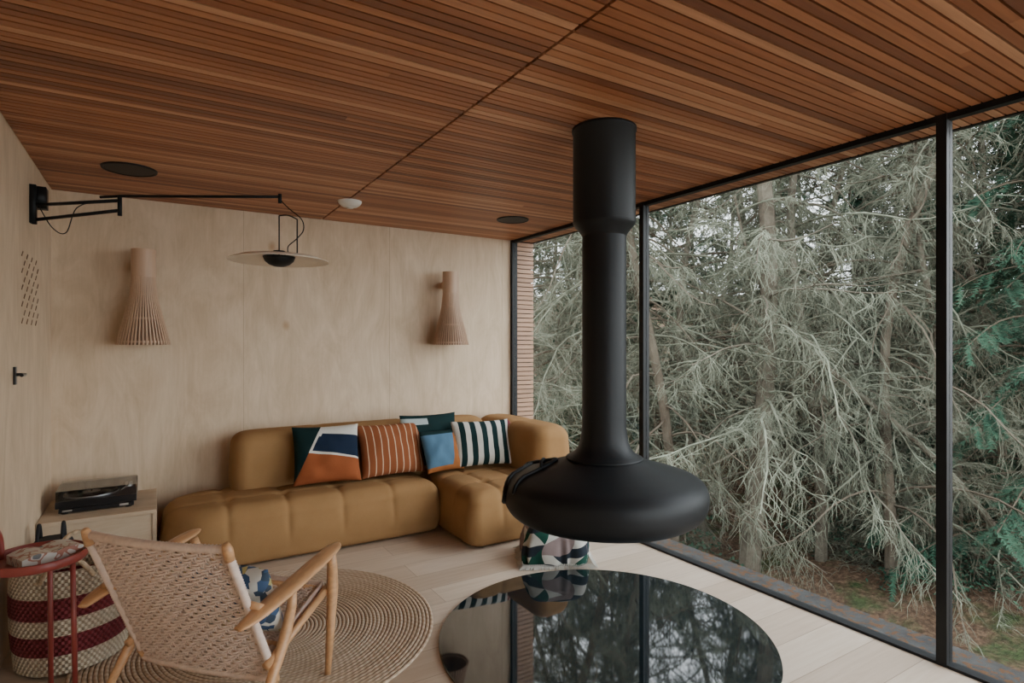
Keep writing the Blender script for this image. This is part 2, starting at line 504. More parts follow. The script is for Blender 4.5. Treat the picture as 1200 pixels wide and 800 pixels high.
m4 = pattern('cushion_blue_orange', blue, [((.36,.13,.04),[(1,-.25,.62)]),((.36,.13,.04),[(0,-1,-.10)]),(dgreen,[(0,1,.88)])])
st = []
for k in range(5):
    c0 = .10+k*.185; st.append((dgreen, [(1,0,c0),(-1,0,-(c0+.095))]))
m5 = pattern('cushion_green_stripe', white, st)
pillow('cushion', .50, .45, .15, m1, (1.14,4.58,.655), yaw=-6, lean=20, seed=1)
pillow('cushion', .55, .43, .15, m2, (1.665,4.58,.645), yaw=2, lean=20, seed=2)
pillow('cushion', .52, .45, .12, m3, (2.03,4.64,.68), yaw=0, lean=12, seed=3)
pillow('cushion', .36, .36, .13, m4, (2.07,4.48,.61), yaw=8, lean=24, seed=4)
c5 = pillow('cushion', .53, .40, .15, m5, (2.44,4.45,.645), yaw=-10, lean=20, seed=5)
mb = MB()
for k in range(14):
    a = random.uniform(0,6.28); mb.tube([(.26,-.0,.2),(.27+.012*math.cos(a),.012*math.sin(a),.17),(.275+.022*math.cos(a),.022*math.sin(a),.12)], .003, 4)
mb.obj('tassel', simple('pink_yarn',(.45,.14,.16),.9), c5)

# ------------------------------------------------------------------ folded patterned throw draped on a low pouf
W_=(.50,.48,.43); G_=(.012,.06,.042); K_=(.24,.18,.17); Bk=(.02,.026,.034)
lay=[]
for i in range(3):
    for j in range(2):
        u0=i/3; v0=j*.5
        box=[(1,0,u0),(-1,0,-(u0+.334)),(0,1,v0),(0,-1,-(v0+.5))]
        ca=[G_,Bk,G_,K_][(i+j*2)%4]
        sg=1 if (i+j)%2 else -1
        # diagonal split of each cell
        lay.append((ca, box+[(1.5,sg*1.0,1.5*u0+(v0+.5 if sg>0 else -v0))]))
        lay.append((K_ if i==1 else Bk, box+[(-1.5,1,v0-1.5*u0-.08),(0,1,v0+.28)]))
for c0 in (.0,.93): lay.append((Bk,[(0,1,c0),(0,-1,-(c0+.07))]))
m6 = pattern('throw_geometric', W_, lay, weave=180)
pouf = empty('draped_throw_blanket', (2.40,3.32,0), (0,0,math.radians(-28)))
mb = cushion_block(-.21,.21,-.18,.18,.006,.27,.08,.09,.02,None,n=320,nt=14,bulge=.012,rb=.02)
nv=[]
for (x,y_,z) in mb.v:
    a=math.atan2(y_,x); f=max(0,1-z/.26); k_=1+.10*f+ .055*f*math.sin(a*13+math.sin(a*5)*2)+.025*math.sin(a*6+z*9)
    zz=z+ (.018*math.sin(x*17+1)*math.cos(y_*13) if z>.2 else 0)
    nv.append((x*k_,y_*k_,zz))
mb.v=nv
o = mb.obj('cover', m6, pouf, True)
uvl = o.data.uv_layers.new(name='UVMap')
for lp in o.data.loops:
    p = o.data.vertices[lp.vertex_index].co
    dx=.05*math.sin(p.z*22+p.x*6); dz=.05*math.sin(p.x*18)
    if abs(p.y) > abs(p.x)*.87: uvl.data[lp.index].uv = ((p.x+.26)/.52+dx, p.z/.29+dz)
    else: uvl.data[lp.index].uv = ((p.y+.24)/.48+dx, p.z/.29+dz)
mb = MB()
for k in range(190):
    s_ = k/190*4; q = int(s_); f = (s_-q)*2-1
    px,py = [(f*.23,-.20),(.235,f*.19),(-f*.23,.20),(-.235,-f*.19)][q]
    mb.tube([(px,py,.03),(px*1.06,py*1.06,.015),(px*1.13+random.uniform(-.01,.01),py*1.13,.004)], .003, 4)
mb.obj('fringe', simple('cream_yarn',W_,.95), pouf)

# ------------------------------------------------------------------ jute rug
RC = (.512,3.245); mb = MB(); P=[]; r=.85; nr=42
P.append((.85,.001))
for k in range(nr):
    r1 = .85*(1-k/nr); r0 = .85*(1-(k+1)/nr)
    for q in range(5):
        a = math.pi*q/4
        P.append((r1+(r0-r1)*q/4, .004+.005*math.sin(a)))
mb.lathe(P[::-1], 160)
t = NT('jute_rug')
sp = t.n('ShaderNodeSeparateXYZ'); t.l(t.tc.outputs['Object'], sp.inputs[0])
an = t.math('ARCTAN2', sp.outputs[1], sp.outputs[0])
rad = t.math('SQRT', t.math('ADD', t.math('MULTIPLY', sp.outputs[0], sp.outputs[0]), t.math('MULTIPLY', sp.outputs[1], sp.outputs[1])))
ringi = t.math('FLOOR', t.math('DIVIDE', rad, .85/nr))
w = t.math('SINE', t.math('ADD', t.math('MULTIPLY', an, 110), t.math('MULTIPLY', ringi, 2.6)))
cb = t.n('ShaderNodeCombineXYZ'); t.l(ringi, cb.inputs[0]); t.l(t.math('MULTIPLY', an, .8), cb.inputs[1])
rn1 = t.noise(cb.outputs[0], .8, 2)
c = t.mix(t.math('MULTIPLY_ADD', w, .5, .5), (.50,.375,.265), (.64,.50,.37))
c = t.mix(.6, c, t.ramp(rn1, [(.35,(.76,.69,.62)),(.6,(1,1,1))]), 'MULTIPLY')
nzz = t.noise(t.mapping(), 60, 3)
c = t.mix(.4, c, t.ramp(nzz, [(.3,(.65,.62,.6)),(.7,(1,1,1))]), 'MULTIPLY')
t.color(c); t.rough(.95); t.spec(.1); t.bump(t.math('ADD', w, nzz), .3, .003)
mb.obj('jute_rug', t.mat, None, True, (RC[0],RC[1],0))

# ------------------------------------------------------------------ armchair
th = -math.radians(46.7)
chair = empty('lounge_chair', (-.006,2.578,.010), (0,0,th))
mb = MB()
def backpt(s, t_):
    x = s*.330
    y = .02 + .25*t_ - .035*(1-s*s)*(1-.3*t_)
    z = .740 - .61*t_
    return Vector((x, y, z))
def seatpt(s, t_):
    return Vector((s*.31, .27+.37*t_, .235+.125*t_-.03*math.sin(math.pi*t_)*(1-s*s)))
def weave(fn, rows, cols, nrm, rr_=.0042, amp=.005):
    n_ = Vector(nrm).normalized()
    for j in range(rows):
        t_ = (j+.5)/rows; pts=[]
        for k in range(cols*2+1):
            s = -1+2*k/(cols*2)
            off = (amp if ((k//2+(j//2)) % 2) else -amp) if 0 < k < cols*2 else 0
            pts.append(fn(s,t_)+n_*off)
        mb.tube(pts, rr_, 5, cap=False)
    for c_ in range(cols):
        for dd in (-.2,.2):
            s = -1+2*(c_+.5+dd)/cols; pts=[]
            for k in range(rows+1):
                t_ = k/rows
                off = (-amp*.8 if ((c_+(k//2)) % 2) else amp*.8)
                pts.append(fn(s,t_)+n_*off)
            mb.tube(pts, rr_*.8, 5, cap=False)
weave(backpt, 56, 24, (0,-1,-.4), .0046, .0055)
weave(seatpt, 38, 26, (0,-.3,1), .0044)
def wrap(a, b, rad, n_):
    a=Vector(a); b=Vector(b)
    K=n_*2; pts=[a.lerp(b,i/K) for i in range(K+1)]
    mb.tube(pts, [rad*(1.0 if i%2 else .82) for i in range(K+1)], 10)
wrap((-.330,.018,.715),(-.330,.266,.15),.018,48)
wrap((.330,.018,.715),(.330,.266,.15),.018,48)
pts=[backpt(-1+2*i/90,0.0) for i in range(91)]
mb.tube(pts,[.018 if i%2 else .0145 for i in range(91)],10)
pts=[backpt(-1+2*i/90,1.0) for i in range(91)]
mb.tube(pts,[.017 if i%2 else .0135 for i in range(91)],10)
wrap((-.31,.27,.235),(-.31,.64,.36),.016,30); wrap((.31,.27,.235),(.31,.64,.36),.016,30)
wrap((-.31,.645,.36),(.31,.645,.36),.017,50)
mb.obj('woven_cord', M_cord, chair, True)
mb = MB()
for sx in (-1,1):
    X = lambda x: sx*x
    mb.tube([(X(.330),.0,.765),(X(.330),.012,.74),(X(.330),.022,.70)],[.014,.020,.019],12)
    mb.tube([(X(.330),.255,.17),(X(.330),.275,.13),(X(.330),.285,.11)],[.018,.018,.014],12)
    mb.tube([(X(.345),.20,.215),(X(.345),.66,.365)],.017,12)
    mb.tube([(X(.395),.555,.0),(X(.385),.595,.20),(X(.375),.625,.36),(X(.377),.62,.46),(X(.385),.60,.535)],[.014,.020,.026,.024,.019],14)
    mb.tube([(X(.375),.09,.0 if sx<0 else -.006),(X(.366),.19,.14),(X(.36),.30,.29),(X(.365),.335,.40),(X(.375),.33,.47)],[.013,.019,.024,.020,.016],14)
    mb.tube([(X(.31),.125,.495),(X(.385),.125,.485)],.016,10)
mb.tube([(-.36,.30,.25),(.36,.30,.25)],.013,10)
mb.tube([(-.37,.625,.345),(.37,.625,.345)],.017,10)
for sx in (-1,1):
    AP=[(.365,.02,.450,.020),(.378,.08,.463,.036),(.388,.20,.487,.045),(.394,.34,.512,.046),(.397,.46,.534,.045),(.397,.56,.552,.040),(.395,.615,.560,.031),(.392,.645,.564,.012)]
    AP=catmull(AP,4)
    mb.tube([(sx*p[0],p[1],p[2]) for p in AP],[p[3] for p in AP],16,flat=.36,up=(0,0,1))
mb.obj('oak_frame', M_oak, chair, True)
fl = NT('floral_print'); vo = fl.n('ShaderNodeTexVoronoi'); vo.inputs['Scale'].default_value = 30; fl.l(fl.tc.outputs['Object'], vo.inputs['Vector'])
sp = fl.n('ShaderNodeSeparateColor'); fl.l(vo.outputs['Color'], sp.inputs[0])
fl.color(fl.ramp(sp.outputs[0], [(0,(.04,.08,.16)),(.25,(.58,.56,.50)),(.65,(.42,.36,.14)),(.78,(.03,.05,.08))], True)); fl.rough(.9)
p = pillow('seat_pillow', .46,.34,.15, fl.mat, (.11,.265,.44), lean=-4, seed=9)
p.rotation_euler=(math.radians(24),0,math.radians(4)); p.parent = chair

# ------------------------------------------------------------------ basket
bs = empty('striped_basket', (-.335,3.50,0.0)); mb = MB(); P=[(0,.02),(.205,.02)]
K=30
for k in range(K):
    for q in range(4):
        z = .015+.46*(k+q/4)/K; f=z/.475
        r = .212+.022*math.sin(f*math.pi*.75)+.0055*math.sin(math.pi*q/4)
        P.append((r,z))
P += [(.222,.478),(.212,.478)]
P += [(.205,.40),(.198,.03),(0,.03)]
t = NT('basket_weave'); sp = t.n('ShaderNodeSeparateXYZ'); t.l(t.tc.outputs['Object'], sp.inputs[0])
z_ = sp.outputs[2]
an = t.math('ARCTAN2', sp.outputs[1], sp.outputs[0])
row = t.math('FLOOR', t.math('DIVIDE', z_, .46/K))
w = t.math('SINE', t.math('ADD', t.math('MULTIPLY', an, 60), t.math('MULTIPLY', row, 3.1416)))
red = (.18,.018,.024); cream=(.54,.45,.33)
msk=None
for (a_,b_) in ((.105,.195),(.27,.365)):
    g_ = t.math('MULTIPLY', t.math('GREATER_THAN', z_, a_), t.math('LESS_THAN', z_, b_)); msk = g_ if msk is None else t.math('ADD', msk, g_)
c = t.mix(msk, cream, red); c = t.mix(.55, c, t.ramp(t.math('MULTIPLY_ADD', w, .5, .5), [(0,(.45,.42,.4)),(.6,(1,1,1))]), 'MULTIPLY')
t.color(c); t.rough(.85); t.bump(w, .8, .006)
mb.lathe(P, 120); mb.obj('body', t.mat, bs, True)
mb = MB()
for s_ in (-1,1):
    pts=[(-.10+.2*i/12+0, s_*.215, .44+.10*math.sin(math.pi*i/12)) for i in range(13)]
    mb.tube(pts,.011,8)
mb.obj('handles', M_jute, bs, True)

# ------------------------------------------------------------------ red side table
TC=(-.41,3.06)
tb = empty('side_table',(TC[0],TC[1],0))
mb = MB(); mb.lathe([(0,.606),(.165,.606),(.17,.612),(.17,.64),(.166,.643),(.163,.64),(.162,.613),(0,.612)],72)
mb.obj('tray', M_red, tb, True)
mb = MB()
for (ax,ay) in ((-.125,-.037),(.117,-.002),(.025,.137)):
    mb.tube([(ax,ay,.61),(ax*1.04,ay*1.04,.3),(ax*1.08,ay*1.08,.0)],.010,12)
mb.tube(catmull([(-.125,-.037,.60),(-.125,-.037,.69),(-.13,-.01,.735),(-.135,.03,.745),(-.135,.07,.73),(-.13,.09,.69),(-.125,.09,.61)],5),.010,12)
mb.obj('legs_and_handle', M_red, tb, True)
mg = empty('magazine',(TC[0]+.03,TC[1]+.01,.613),(0,0,.5)); mb=MB()
for s_ in (-1,1):
    for k in range(6):
        a0=k/6; a1=(k+1)/6
        zf=lambda a: .030+.012*math.sin(a*math.pi)+.004
        b=len(mb.v); mb.v += [(s_*a0*.11,-.07,zf(a0)),(s_*a1*.11,-.07,zf(a1)),(s_*a1*.11,.07,zf(a1)),(s_*a0*.11,.07,zf(a0))]
        mb.v += [(x,y_,0.0) for (x,y_,z_) in mb.v[b:b+4]]
        for q in ((0,1,2,3),(7,6,5,4),(0,1,5,4),(1,2,6,5),(2,3,7,6),(3,0,4,7)): mb.face(tuple(b+i for i in q))
t = NT('printed_page'); f = t.noise(t.mapping((1,1,1)), 22, 1)
t.color(t.ramp(f,[(0,(.50,.47,.42)),(.52,(.30,.12,.08)),(.60,(.50,.45,.40)),(.68,(.12,.12,.12))],True)); t.rough(.4); mb.obj('pages', t.mat, mg)

# ------------------------------------------------------------------ cabinet + turntable + bag
cb_ = empty('plywood_cabinet'); mb = MB()
mb.box(XL+.004,.015,4.45,5.095,.40,.425); mb.box(XL+.004,.015,4.47,5.095,0,.05)
mb.box(-.01,.015,4.452,5.095,.05,.40); mb.box(XL+.004,XL+.03,4.452,5.095,.05,.40); mb.box(XL+.03,-.01,4.462,4.48,.05,.398)
bevel(mb.obj('carcass', M_plycab, cb_), .002)
tt = empty('turntable',(-.315,4.77,.425)); mb = MB()
mb.box(-.20,.20,-.155,.155,.008,.035)
for fx in (-.17,.17):
    for fy in (-.13,.13): mb.lathe([(0,0),(.02,0),(.02,.01),(0,.01)],16,(fx,fy,0))
mb.box(-.215,.215,-.17,.17,.040,.085); mb.box(-.19,.19,-.145,.145,.035,.040)
bevel(mb.obj('plinth', M_blackpl, tt), .004)
mb = MB(); mb.lathe([(0,.100),(.148,.100),(.15,.098),(.15,.086)],64,(-.04,0,0)); mb.lathe([(0,.115),(.004,.115),(.004,.10)],12,(-.04,0,0))
mb.obj('record', simple('vinyl',(.01,.01,.01),.25), tt, True)
M_alu = simple('aluminium',(.55,.54,.52),.35,metal=.8)
mb = MB(); mb.lathe([(.0,.1005),(.05,.1005)],32,(-.04,0,0)); mb.lathe([(.022,.085),(.022,.115),(0,.115)],24,(.165,.11,0)); mb.tube([(.165,.13,.12),(.165,-.03,.12),(.13,-.09,.108)],.004,8)
mb.lathe([(.1515,.086),(.153,.092),(.1515,.097)],64,(-.04,0,0))
mb.obj('label_tonearm', M_alu, tt, True)
mb = MB(); mb.box(-.215,.215,.16,.172,.085,.14)
mb.obj('hinge_bar', M_blackpl, tt)
mb = MB(); mb.box(-.18,-.13,-.157,-.1555,.016,.026); mb.box(.12,.17,-.157,-.1555,.014,.028); mb.obj('receiver_buttons', M_alu, tt)
mb = MB();
mb.box(-.213,.213,-.168,.158,.147,.150); mb.box(-.213,.213,-.168,-.165,.087,.147); mb.box(-.213,-.21,-.165,.158,.087,.147); mb.box(.21,.213,-.165,.158,.087,.147)
mb.obj('dust_cover', thin_glass('smoked_acrylic',(.80,.80,.80),.07,.04), tt)
bg = empty('black_tote_bag',(-.50,4.16,0)); 
mb = cushion_block(-.09,.10,-.14,.14,0,.40,.06,.05,.0,None,n=80,nt=6,bulge=.015)
M_bag = simple('black_canvas',(.012,.012,.014),.8,bump=.3,bscale=200); mb.obj('body', M_bag, bg, True)
mb = MB()
for xx in (-.05,.06):
    mb.tube([(xx,-.08+.16*i/12,.37+.12*math.sin(math.pi*i/12)) for i in range(13)],.009,8)
mb.tube([(.1,-.1,.35),(.14,-.15,.3),(.13,-.19,.15),(.1,-.18,.02)],.006,6)
mb.obj('handles', M_bag, bg, True)

# ------------------------------------------------------------------ wall lamps
def sconce(x):
    e = empty('slatted_wall_lamp',(x,4.93,0))
    pr = catmull([(.074,2.18),(.073,2.10),(.074,2.0),(.082,1.90),(.098,1.80),(.122,1.70),(.148,1.60),(.172,1.50)],5)
    mb = MB(); n=44
    for k in range(n):
        a=2*math.pi*k/n
        ca,sa=math.cos(a),math.sin(a); hw=.0045; b=len(mb.v)
        for (r,z) in pr:
            for (dr,dw) in ((0,-hw),(0,hw),(-.010,hw),(-.010,-hw)):
                rr2=r+dr; X_=rr2*ca-dw*sa; Y_=rr2*sa+dw*ca
                Y_=min(Y_,.165)
                mb.v.append((X_,Y_,z))
        for i in range(len(pr)-1):
            for q in range(4):
                q2=(q+1)%4; mb.face((b+i*4+q,b+i*4+q2,b+(i+1)*4+q2,b+(i+1)*4+q)[::-1])
        mb.face((b,b+1,b+2,b+3)); e_=b+(len(pr)-1)*4; mb.face((e_,e_+1,e_+2,e_+3)[::-1])
    mb.obj('slats', M_lampwood, e)
    mb = MB()
    mb.lathe([(.060,2.183),(.076,2.183),(.0765,2.10),(.0765,1.985),(.060,1.985)],48)
    for z,r in ((1.85,.080),(1.68,.117),(1.515,.158)): mb.lathe([(r,z),(r,z+.015),(r-.008,z+.015),(r-.008,z),(r,z)],48)
    mb.obj('collar_rings', M_lampwood, e, False)
    mb = MB(); mb.lathe([(r-.014,z) for r,z in pr],48); mb.obj('inner_liner', M_lampin, e, True)
    mb = MB(); mb.box(-.02,.02,.07,.168,2.04,2.10); mb.obj('wall_mount', M_lampwood, e)
sconce(-.065); sconce(2.368)

# ------------------------------------------------------------------ swing-arm lamp
sw = empty('swing_arm_lamp'); mb = MB()
mb.box(XL,XL+.03,4.26,4.31,2.20,2.42); mb.box(XL+.0,XL+.07,4.30,4.40,2.30,2.42)
A=Vector((XL+.02,4.284,2.305)); B=Vector((-.163,3.90,2.305)); E=Vector((.593,3.407,2.305))
mb.tube([A,B],.010,8); mb.tube([A-Vector((0,0,.085)),B-Vector((0,0,.055))],.010,8); mb.tube([B+Vector((0,0,.03)),B-Vector((0,0,.085))],.011,8)
mb.tube([A+Vector((0,0,.04)),A-Vector((0,0,.11))],.013,8)
C=A.lerp(B,.78); mb.tube([C+Vector((0,0,.025)),B+Vector((0,0,.025)),B.lerp(E,.5)+Vector((0,0,.02)),E+Vector((0,0,.015))],.008,8)
mb.tube([E+Vector((0,0,.03)),E-Vector((0,0,.02))],.010,8)
mb.obj('arm', M_black, sw, True)
mb = MB()
S=Vector((E.x-.004,E.y,1.985))
rv=Vector((.8508,-.5255,0)); Z=Vector((0,0,1))
mb.tube([S+Z*.23,S+Z*.01],.004,6)
mb.tube([S+rv*.10+Z*.21,S+rv*.10+Z*.01],.004,6)
mb.tube(catmull([tuple(S+Z*.23),tuple(S+rv*.05+Z*.232),tuple(S+rv*.10+Z*.21)],5),.004,6)
cord=catmull([tuple(E),tuple(E+rv*.05-Z*.05),tuple(E+rv*.12-Z*.11),tuple(E+rv*.13-Z*.17),tuple(E+rv*.09-Z*.22),tuple(S+rv*.05+Z*.06),tuple(S+rv*.05+Z*.02)],8)
mb.tube(cord,.003,6)
w0=A+Vector((.02,-.02,.0))
mb.tube(catmull([tuple(w0),tuple(w0+rv*.08-Z*.13),tuple(w0+rv*.16-Z*.16),tuple(w0+rv*.22-Z*.02),tuple(w0+rv*.34+Z*.02)],8),.003,6)
mb.obj('cord', M_black, sw, True)
mb = MB(); mb.lathe([(.07,.008),(.14,.004),(.21,-.006),(.258,-.020),(.262,-.022),(.260,-.018),(.21,0),(.14,.011),(.07,.016),(0,.018)],96,tuple(S))
mb.obj('shade', simple('cream_enamel',(.78,.68,.55),.45,.04), sw, True)
mb = MB(); mb.lathe([(0,-.052),(.03,-.05),(.055,-.04),(.075,-.022),(.085,0.002),(.0,.004)],48,tuple(S)); mb.lathe([(.035,.016),(.03,.035),(0,.036)],32,tuple(S))
mb.obj('light_cup', M_black, sw, True)

# ------------------------------------------------------------------ ceiling devices
mb = MB(); mb.lathe([(0,-.045),(.03,-.045),(.055,-.04),(.075,-.025),(.085,-.012),(.088,0)],48,(1.25,4.34,H_CEIL)); mb.lathe([(.028,-.046),(.026,-.052),(0,-.052)],32,(1.25,4.34,H_CEIL))
mb.obj('smoke_detector', M_white, None, True)
for (x,y_,r) in ((-.128,4.25,.148),(2.62,4.23,.138)):
    mb = MB(); mb.lathe([(0,-.006),(r-.018,-.006),(r-.012,-.010),(r-.003,-.009),(r,0)],64,(x,y_,H_CEIL))
    mb.obj('ceiling_speaker', M_black, None, False)

# ------------------------------------------------------------------ outside: terrain
def gz(x, y):
    d = math.hypot(x, y)
    return -2.5 + max(0, d-10)*.17 + .35*mnoise.noise(Vector((x*.25,y*.25,0))) + .12*mnoise.noise(Vector((x*.9,y*.9,3)))
mb = MB(); NX=110; 
for j in range(NX+1):
    for i in range(NX+1):
        x=-14+ (64*i/NX); y_=-20+(70*j/NX); z=gz(x,y_)
        if x < XG+2 and y_ < YB+2: z=min(z,-2.6)
        if y_ < -3: z = -2.6
        mb.v.append((x,y_,z))
for j in range(NX):
    for i in range(NX): b=j*(NX+1)+i; mb.face((b,b+1,b+NX+2,b+NX+1))
t = NT('forest_floor'); v=t.mapping(); f=t.noise(v,1.2,5,.65); f2=t.noise(v,14,4,.7)
c=t.ramp(f2,[(.3,(.030,.019,.012)),(.5,(.085,.052,.032)),(.7,(.16,.105,.065))]); c=t.mix(t.ramp(f,[(.50,(0,0,0)),(.64,(1,1,1))]),c,t.ramp(f2,[(.3,(.012,.020,.007)),(.7,(.055,.080,.030))]))
t.color(c); t.rough(1); t.spec(.1); t.bump(f2,.8,.08); mb.obj('forest_ground', t.mat, None, True)

# ------------------------------------------------------------------ trees
def lichen(name, dark, light, sc=3, rnd=(.05,.06,.045)):
    t = NT(name); f=t.noise(t.mapping(),sc,5,.7); oi=t.n('ShaderNodeObjectInfo')
    c=t.ramp(f,[(.32,dark),(.62,light)]); c=t.mix(t.math('MULTIPLY',oi.outputs['Random'],.6),c,rnd)
    t.color(c); t.rough(.95); t.spec(.1); return t.mat
M_bark = lichen('lichen_bark',(.050,.038,.028),(.16,.145,.11),2.2,(.09,.07,.05))
M_twig = lichen('lichen_twigs',(.060,.057,.040),(.27,.29,.215),1.3,(.070,.070,.050))
M_redb = lichen('pine_bark',(.06,.035,.024),(.13,.10,.07),2.0)
M_needle = lichen('spruce_needles',(.010,.032,.020),(.048,.098,.060),1.4,(.022,.060,.038))

def dead_tree(seed, H=12, nb=95, Lm=2.5, droop=.5, twigs=22, z0=1.6, R0=.15, hang=1.0, wob=.22):
    rg = random.Random(seed); mb = MB(); tr=[]
    ph=rg.uniform(0,6)
    for i in range(14):
        z=H*i/13; tr.append(Vector((wob*math.sin(z*.5+ph)*z/H*2,wob*math.cos(z*.43+ph)*z/H*2,z)))
    mb.tube(tr,[R0*(1-.75*i/13)+.015 for i in range(14)],9,0)
    def at(z):
        k=min(12,int(z/H*13)); f=z/H*13-k; return tr[k].lerp(tr[k+1],f)
    for b_ in range(nb):
        z=rg.uniform(z0,H*.97); az=rg.uniform(0,2*math.pi); Lb=Lm*(1-.55*z/H)*rg.uniform(.45,1.2)
        p=at(z); d=Vector((math.cos(az),math.sin(az),rg.uniform(-.1,.5))).normalized(); pts=[p.copy()]; n_=9
        for i in range(n_):
            d=(d+Vector((rg.uniform(-.22,.22),rg.uniform(-.22,.22),-droop*.22*(1 if i<6 else -.6)+rg.uniform(-.14,.14)))).normalized()
            p=p+d*Lb/n_; pts.append(p.copy())
        mb.tube(pts,[.021*(1-i/n_*.8)+.002 for i in range(n_+1)],4,0 if rg.random()<.5 else 1,cap=False)
        nt_=int(twigs*Lb/Lm*rg.uniform(.5,1.5))+6
        for q in range(nt_):
            f=rg.uniform(.12,1)*n_; k=min(n_-1,int(f)); s=pts[k].lerp(pts[k+1],f-k)
            bd=(pts[k+1]-pts[k]).normalized(); side=bd.cross(Vector((0,0,1)))*rg.choice((-1,1))
            d2=(side*rg.uniform(.2,1)+bd*rg.uniform(.1,.8)+Vector((0,0,rg.uniform(-1.2,.4) if hang>.5 else rg.uniform(-.4,.7)))).normalized()
            L2=rg.uniform(.15,.8); P=[s.copy()]; c_=s.copy()
            for i in range(4):
                d2=(d2+Vector((rg.uniform(-.4,.4),rg.uniform(-.4,.4),-.25*hang+rg.uniform(-.2,.2)))).normalized(); c_=c_+d2*L2/4; P.append(c_.copy())
            mb.tube(P,[.0048,.0042,.0036,.003,.0018],3,1,cap=False)
            for w_ in range(5):
                k=rg.randint(0,3); s2=P[k].lerp(P[k+1],rg.random()); d3=(d2+Vector((rg.uniform(-1.2,1.2),rg.uniform(-1.2,1.2),rg.uniform(-1,.6)))).normalized(); L3=rg.uniform(.06,.26)
                m_=s2+d3*L3*.5+Vector((rg.uniform(-.02,.02),rg.uniform(-.02,.02),-.01)); e_=s2+d3*L3+Vector((rg.uniform(-.03,.03),0,-.03))
                mb.tube([s2,m_,e_],[.0034,.003,.0018],3,1,cap=False)
    me_o = mb.obj('tmp',[M_bark,M_twig]); me=me_o.data; bpy.data.objects.remove(me_o); return me
def conifer(seed,H=11,nb=85,Lm=2.4):
    rg=random.Random(seed); mb=MB(); mb.tube([(0,0,H*i/8) for i in range(9)],[.13*(1-i/8.5)+.01 for i in range(9)],8,0)
    for b_ in range(nb):
        z=rg.uniform(.5,H*.98); az=rg.uniform(0,6.283); Lb=Lm*(1-z/H)**.7*rg.uniform(.7,1.1)+.25
        d=Vector((math.cos(az),math.sin(az),.25)).normalized(); p=Vector((0,0,z)); pts=[p.copy()]
        for i in range(6):
            d=(d+Vector((rg.uniform(-.1,.1),rg.uniform(-.1,.1),-.16))).normalized(); p=p+d*Lb/6; pts.append(p.copy())
        mb.tube(pts,[.02*(1-i/7)+.003 for i in range(7)],4,0,cap=False)
        for q in range(int(13*Lb)+4):
            f=rg.uniform(.1,1)*6; k=min(5,int(f)); s=pts[k].lerp(pts[k+1],f-k); bd=(pts[k+1]-pts[k]).normalized()
            side=bd.cross(Vector((0,0,1))).normalized()*rg.choice((-1,1)); d2=(side*rg.uniform(.4,1)+bd*.7+Vector((0,0,rg.uniform(-.7,.0)))).normalized(); L2=rg.uniform(.25,.6)
            e=s+d2*L2+Vector((0,0,-.08)); nd=14
            for w_ in range(nd):
                c_=s.lerp(e,w_/nd); 
                for sg in (-1,1):
                    v1=(d2*rg.uniform(.4,1)+sg*d2.cross(Vector((rg.uniform(-.4,.4),rg.uniform(-.4,.4),1))).normalized()*rg.uniform(.6,1)+Vector((0,0,rg.uniform(-.3,.3)))).normalized()*rg.uniform(.06,.11)
                    o_=d2*.018; b=len(mb.v); mb.v += [tuple(c_-o_),tuple(c_+o_),tuple(c_+v1)]; mb.face((b,b+1,b+2),1)
    o=mb.obj('tmp',[M_redb,M_needle]); me=o.data; bpy.data.objects.remove(o); return me
D=[dead_tree(11,12,80,3.0,.45,24,1.8,.15,.8),dead_tree(22,13,86,3.3,.8,26,1.2,.08,1.0,.5),dead_tree(33,11,90,2.8,.1,22,1.4,.05,.3,.5)]
C_=[conifer(5,11,100),conifer(6,13,110,2.8)]
F_=(.5255,.8508); R_=(.8508,-.5255)
def wpos(u,d):
    a=(u-600)/679; return d*(F_[0]+R_[0]*a), d*(F_[1]+R_[1]*a)
def place(name, me, u, d, s=1.0, dz=0, rz=None, tilt=.05):
    x,y_=wpos(u,d)
    o=bpy.data.objects.new(name,me); scene.collection.objects.link(o)
    o.location=(x,y_,gz(x,y_)-.15+dz); o.scale=(s,s,s); o.rotation_euler=(random.uniform(-tilt,tilt),random.uniform(-tilt,tilt),random.uniform(0,6.28) if rz is None else rz); return o
for (k,u,d,s) in ((0,877,10.2,1.15),(2,828,11.,1.2),(1,962,10.2,1.1),(1,1045,9.2,1.0),(2,650,10.5,1.1),(1,715,11.0,1.1),(2,920,12,1.1),(2,1120,9.8,1.),(1,1175,11.5,1.0),(1,1260,9.2,1.),(0,1330,12,1.1),(1,860,14,1.2),(2,770,12,1.2),(2,1060,13,1.2),(2,610,13,1.1),(1,790,10,1.),(0,985,15.5,1.0),(2,1000,11,1.1),(2,1500,10,1),(1,1420,9,1),(2,690,14,1.2)):
    place('lichen_tree',D[k],u,d,s,tilt=.10)
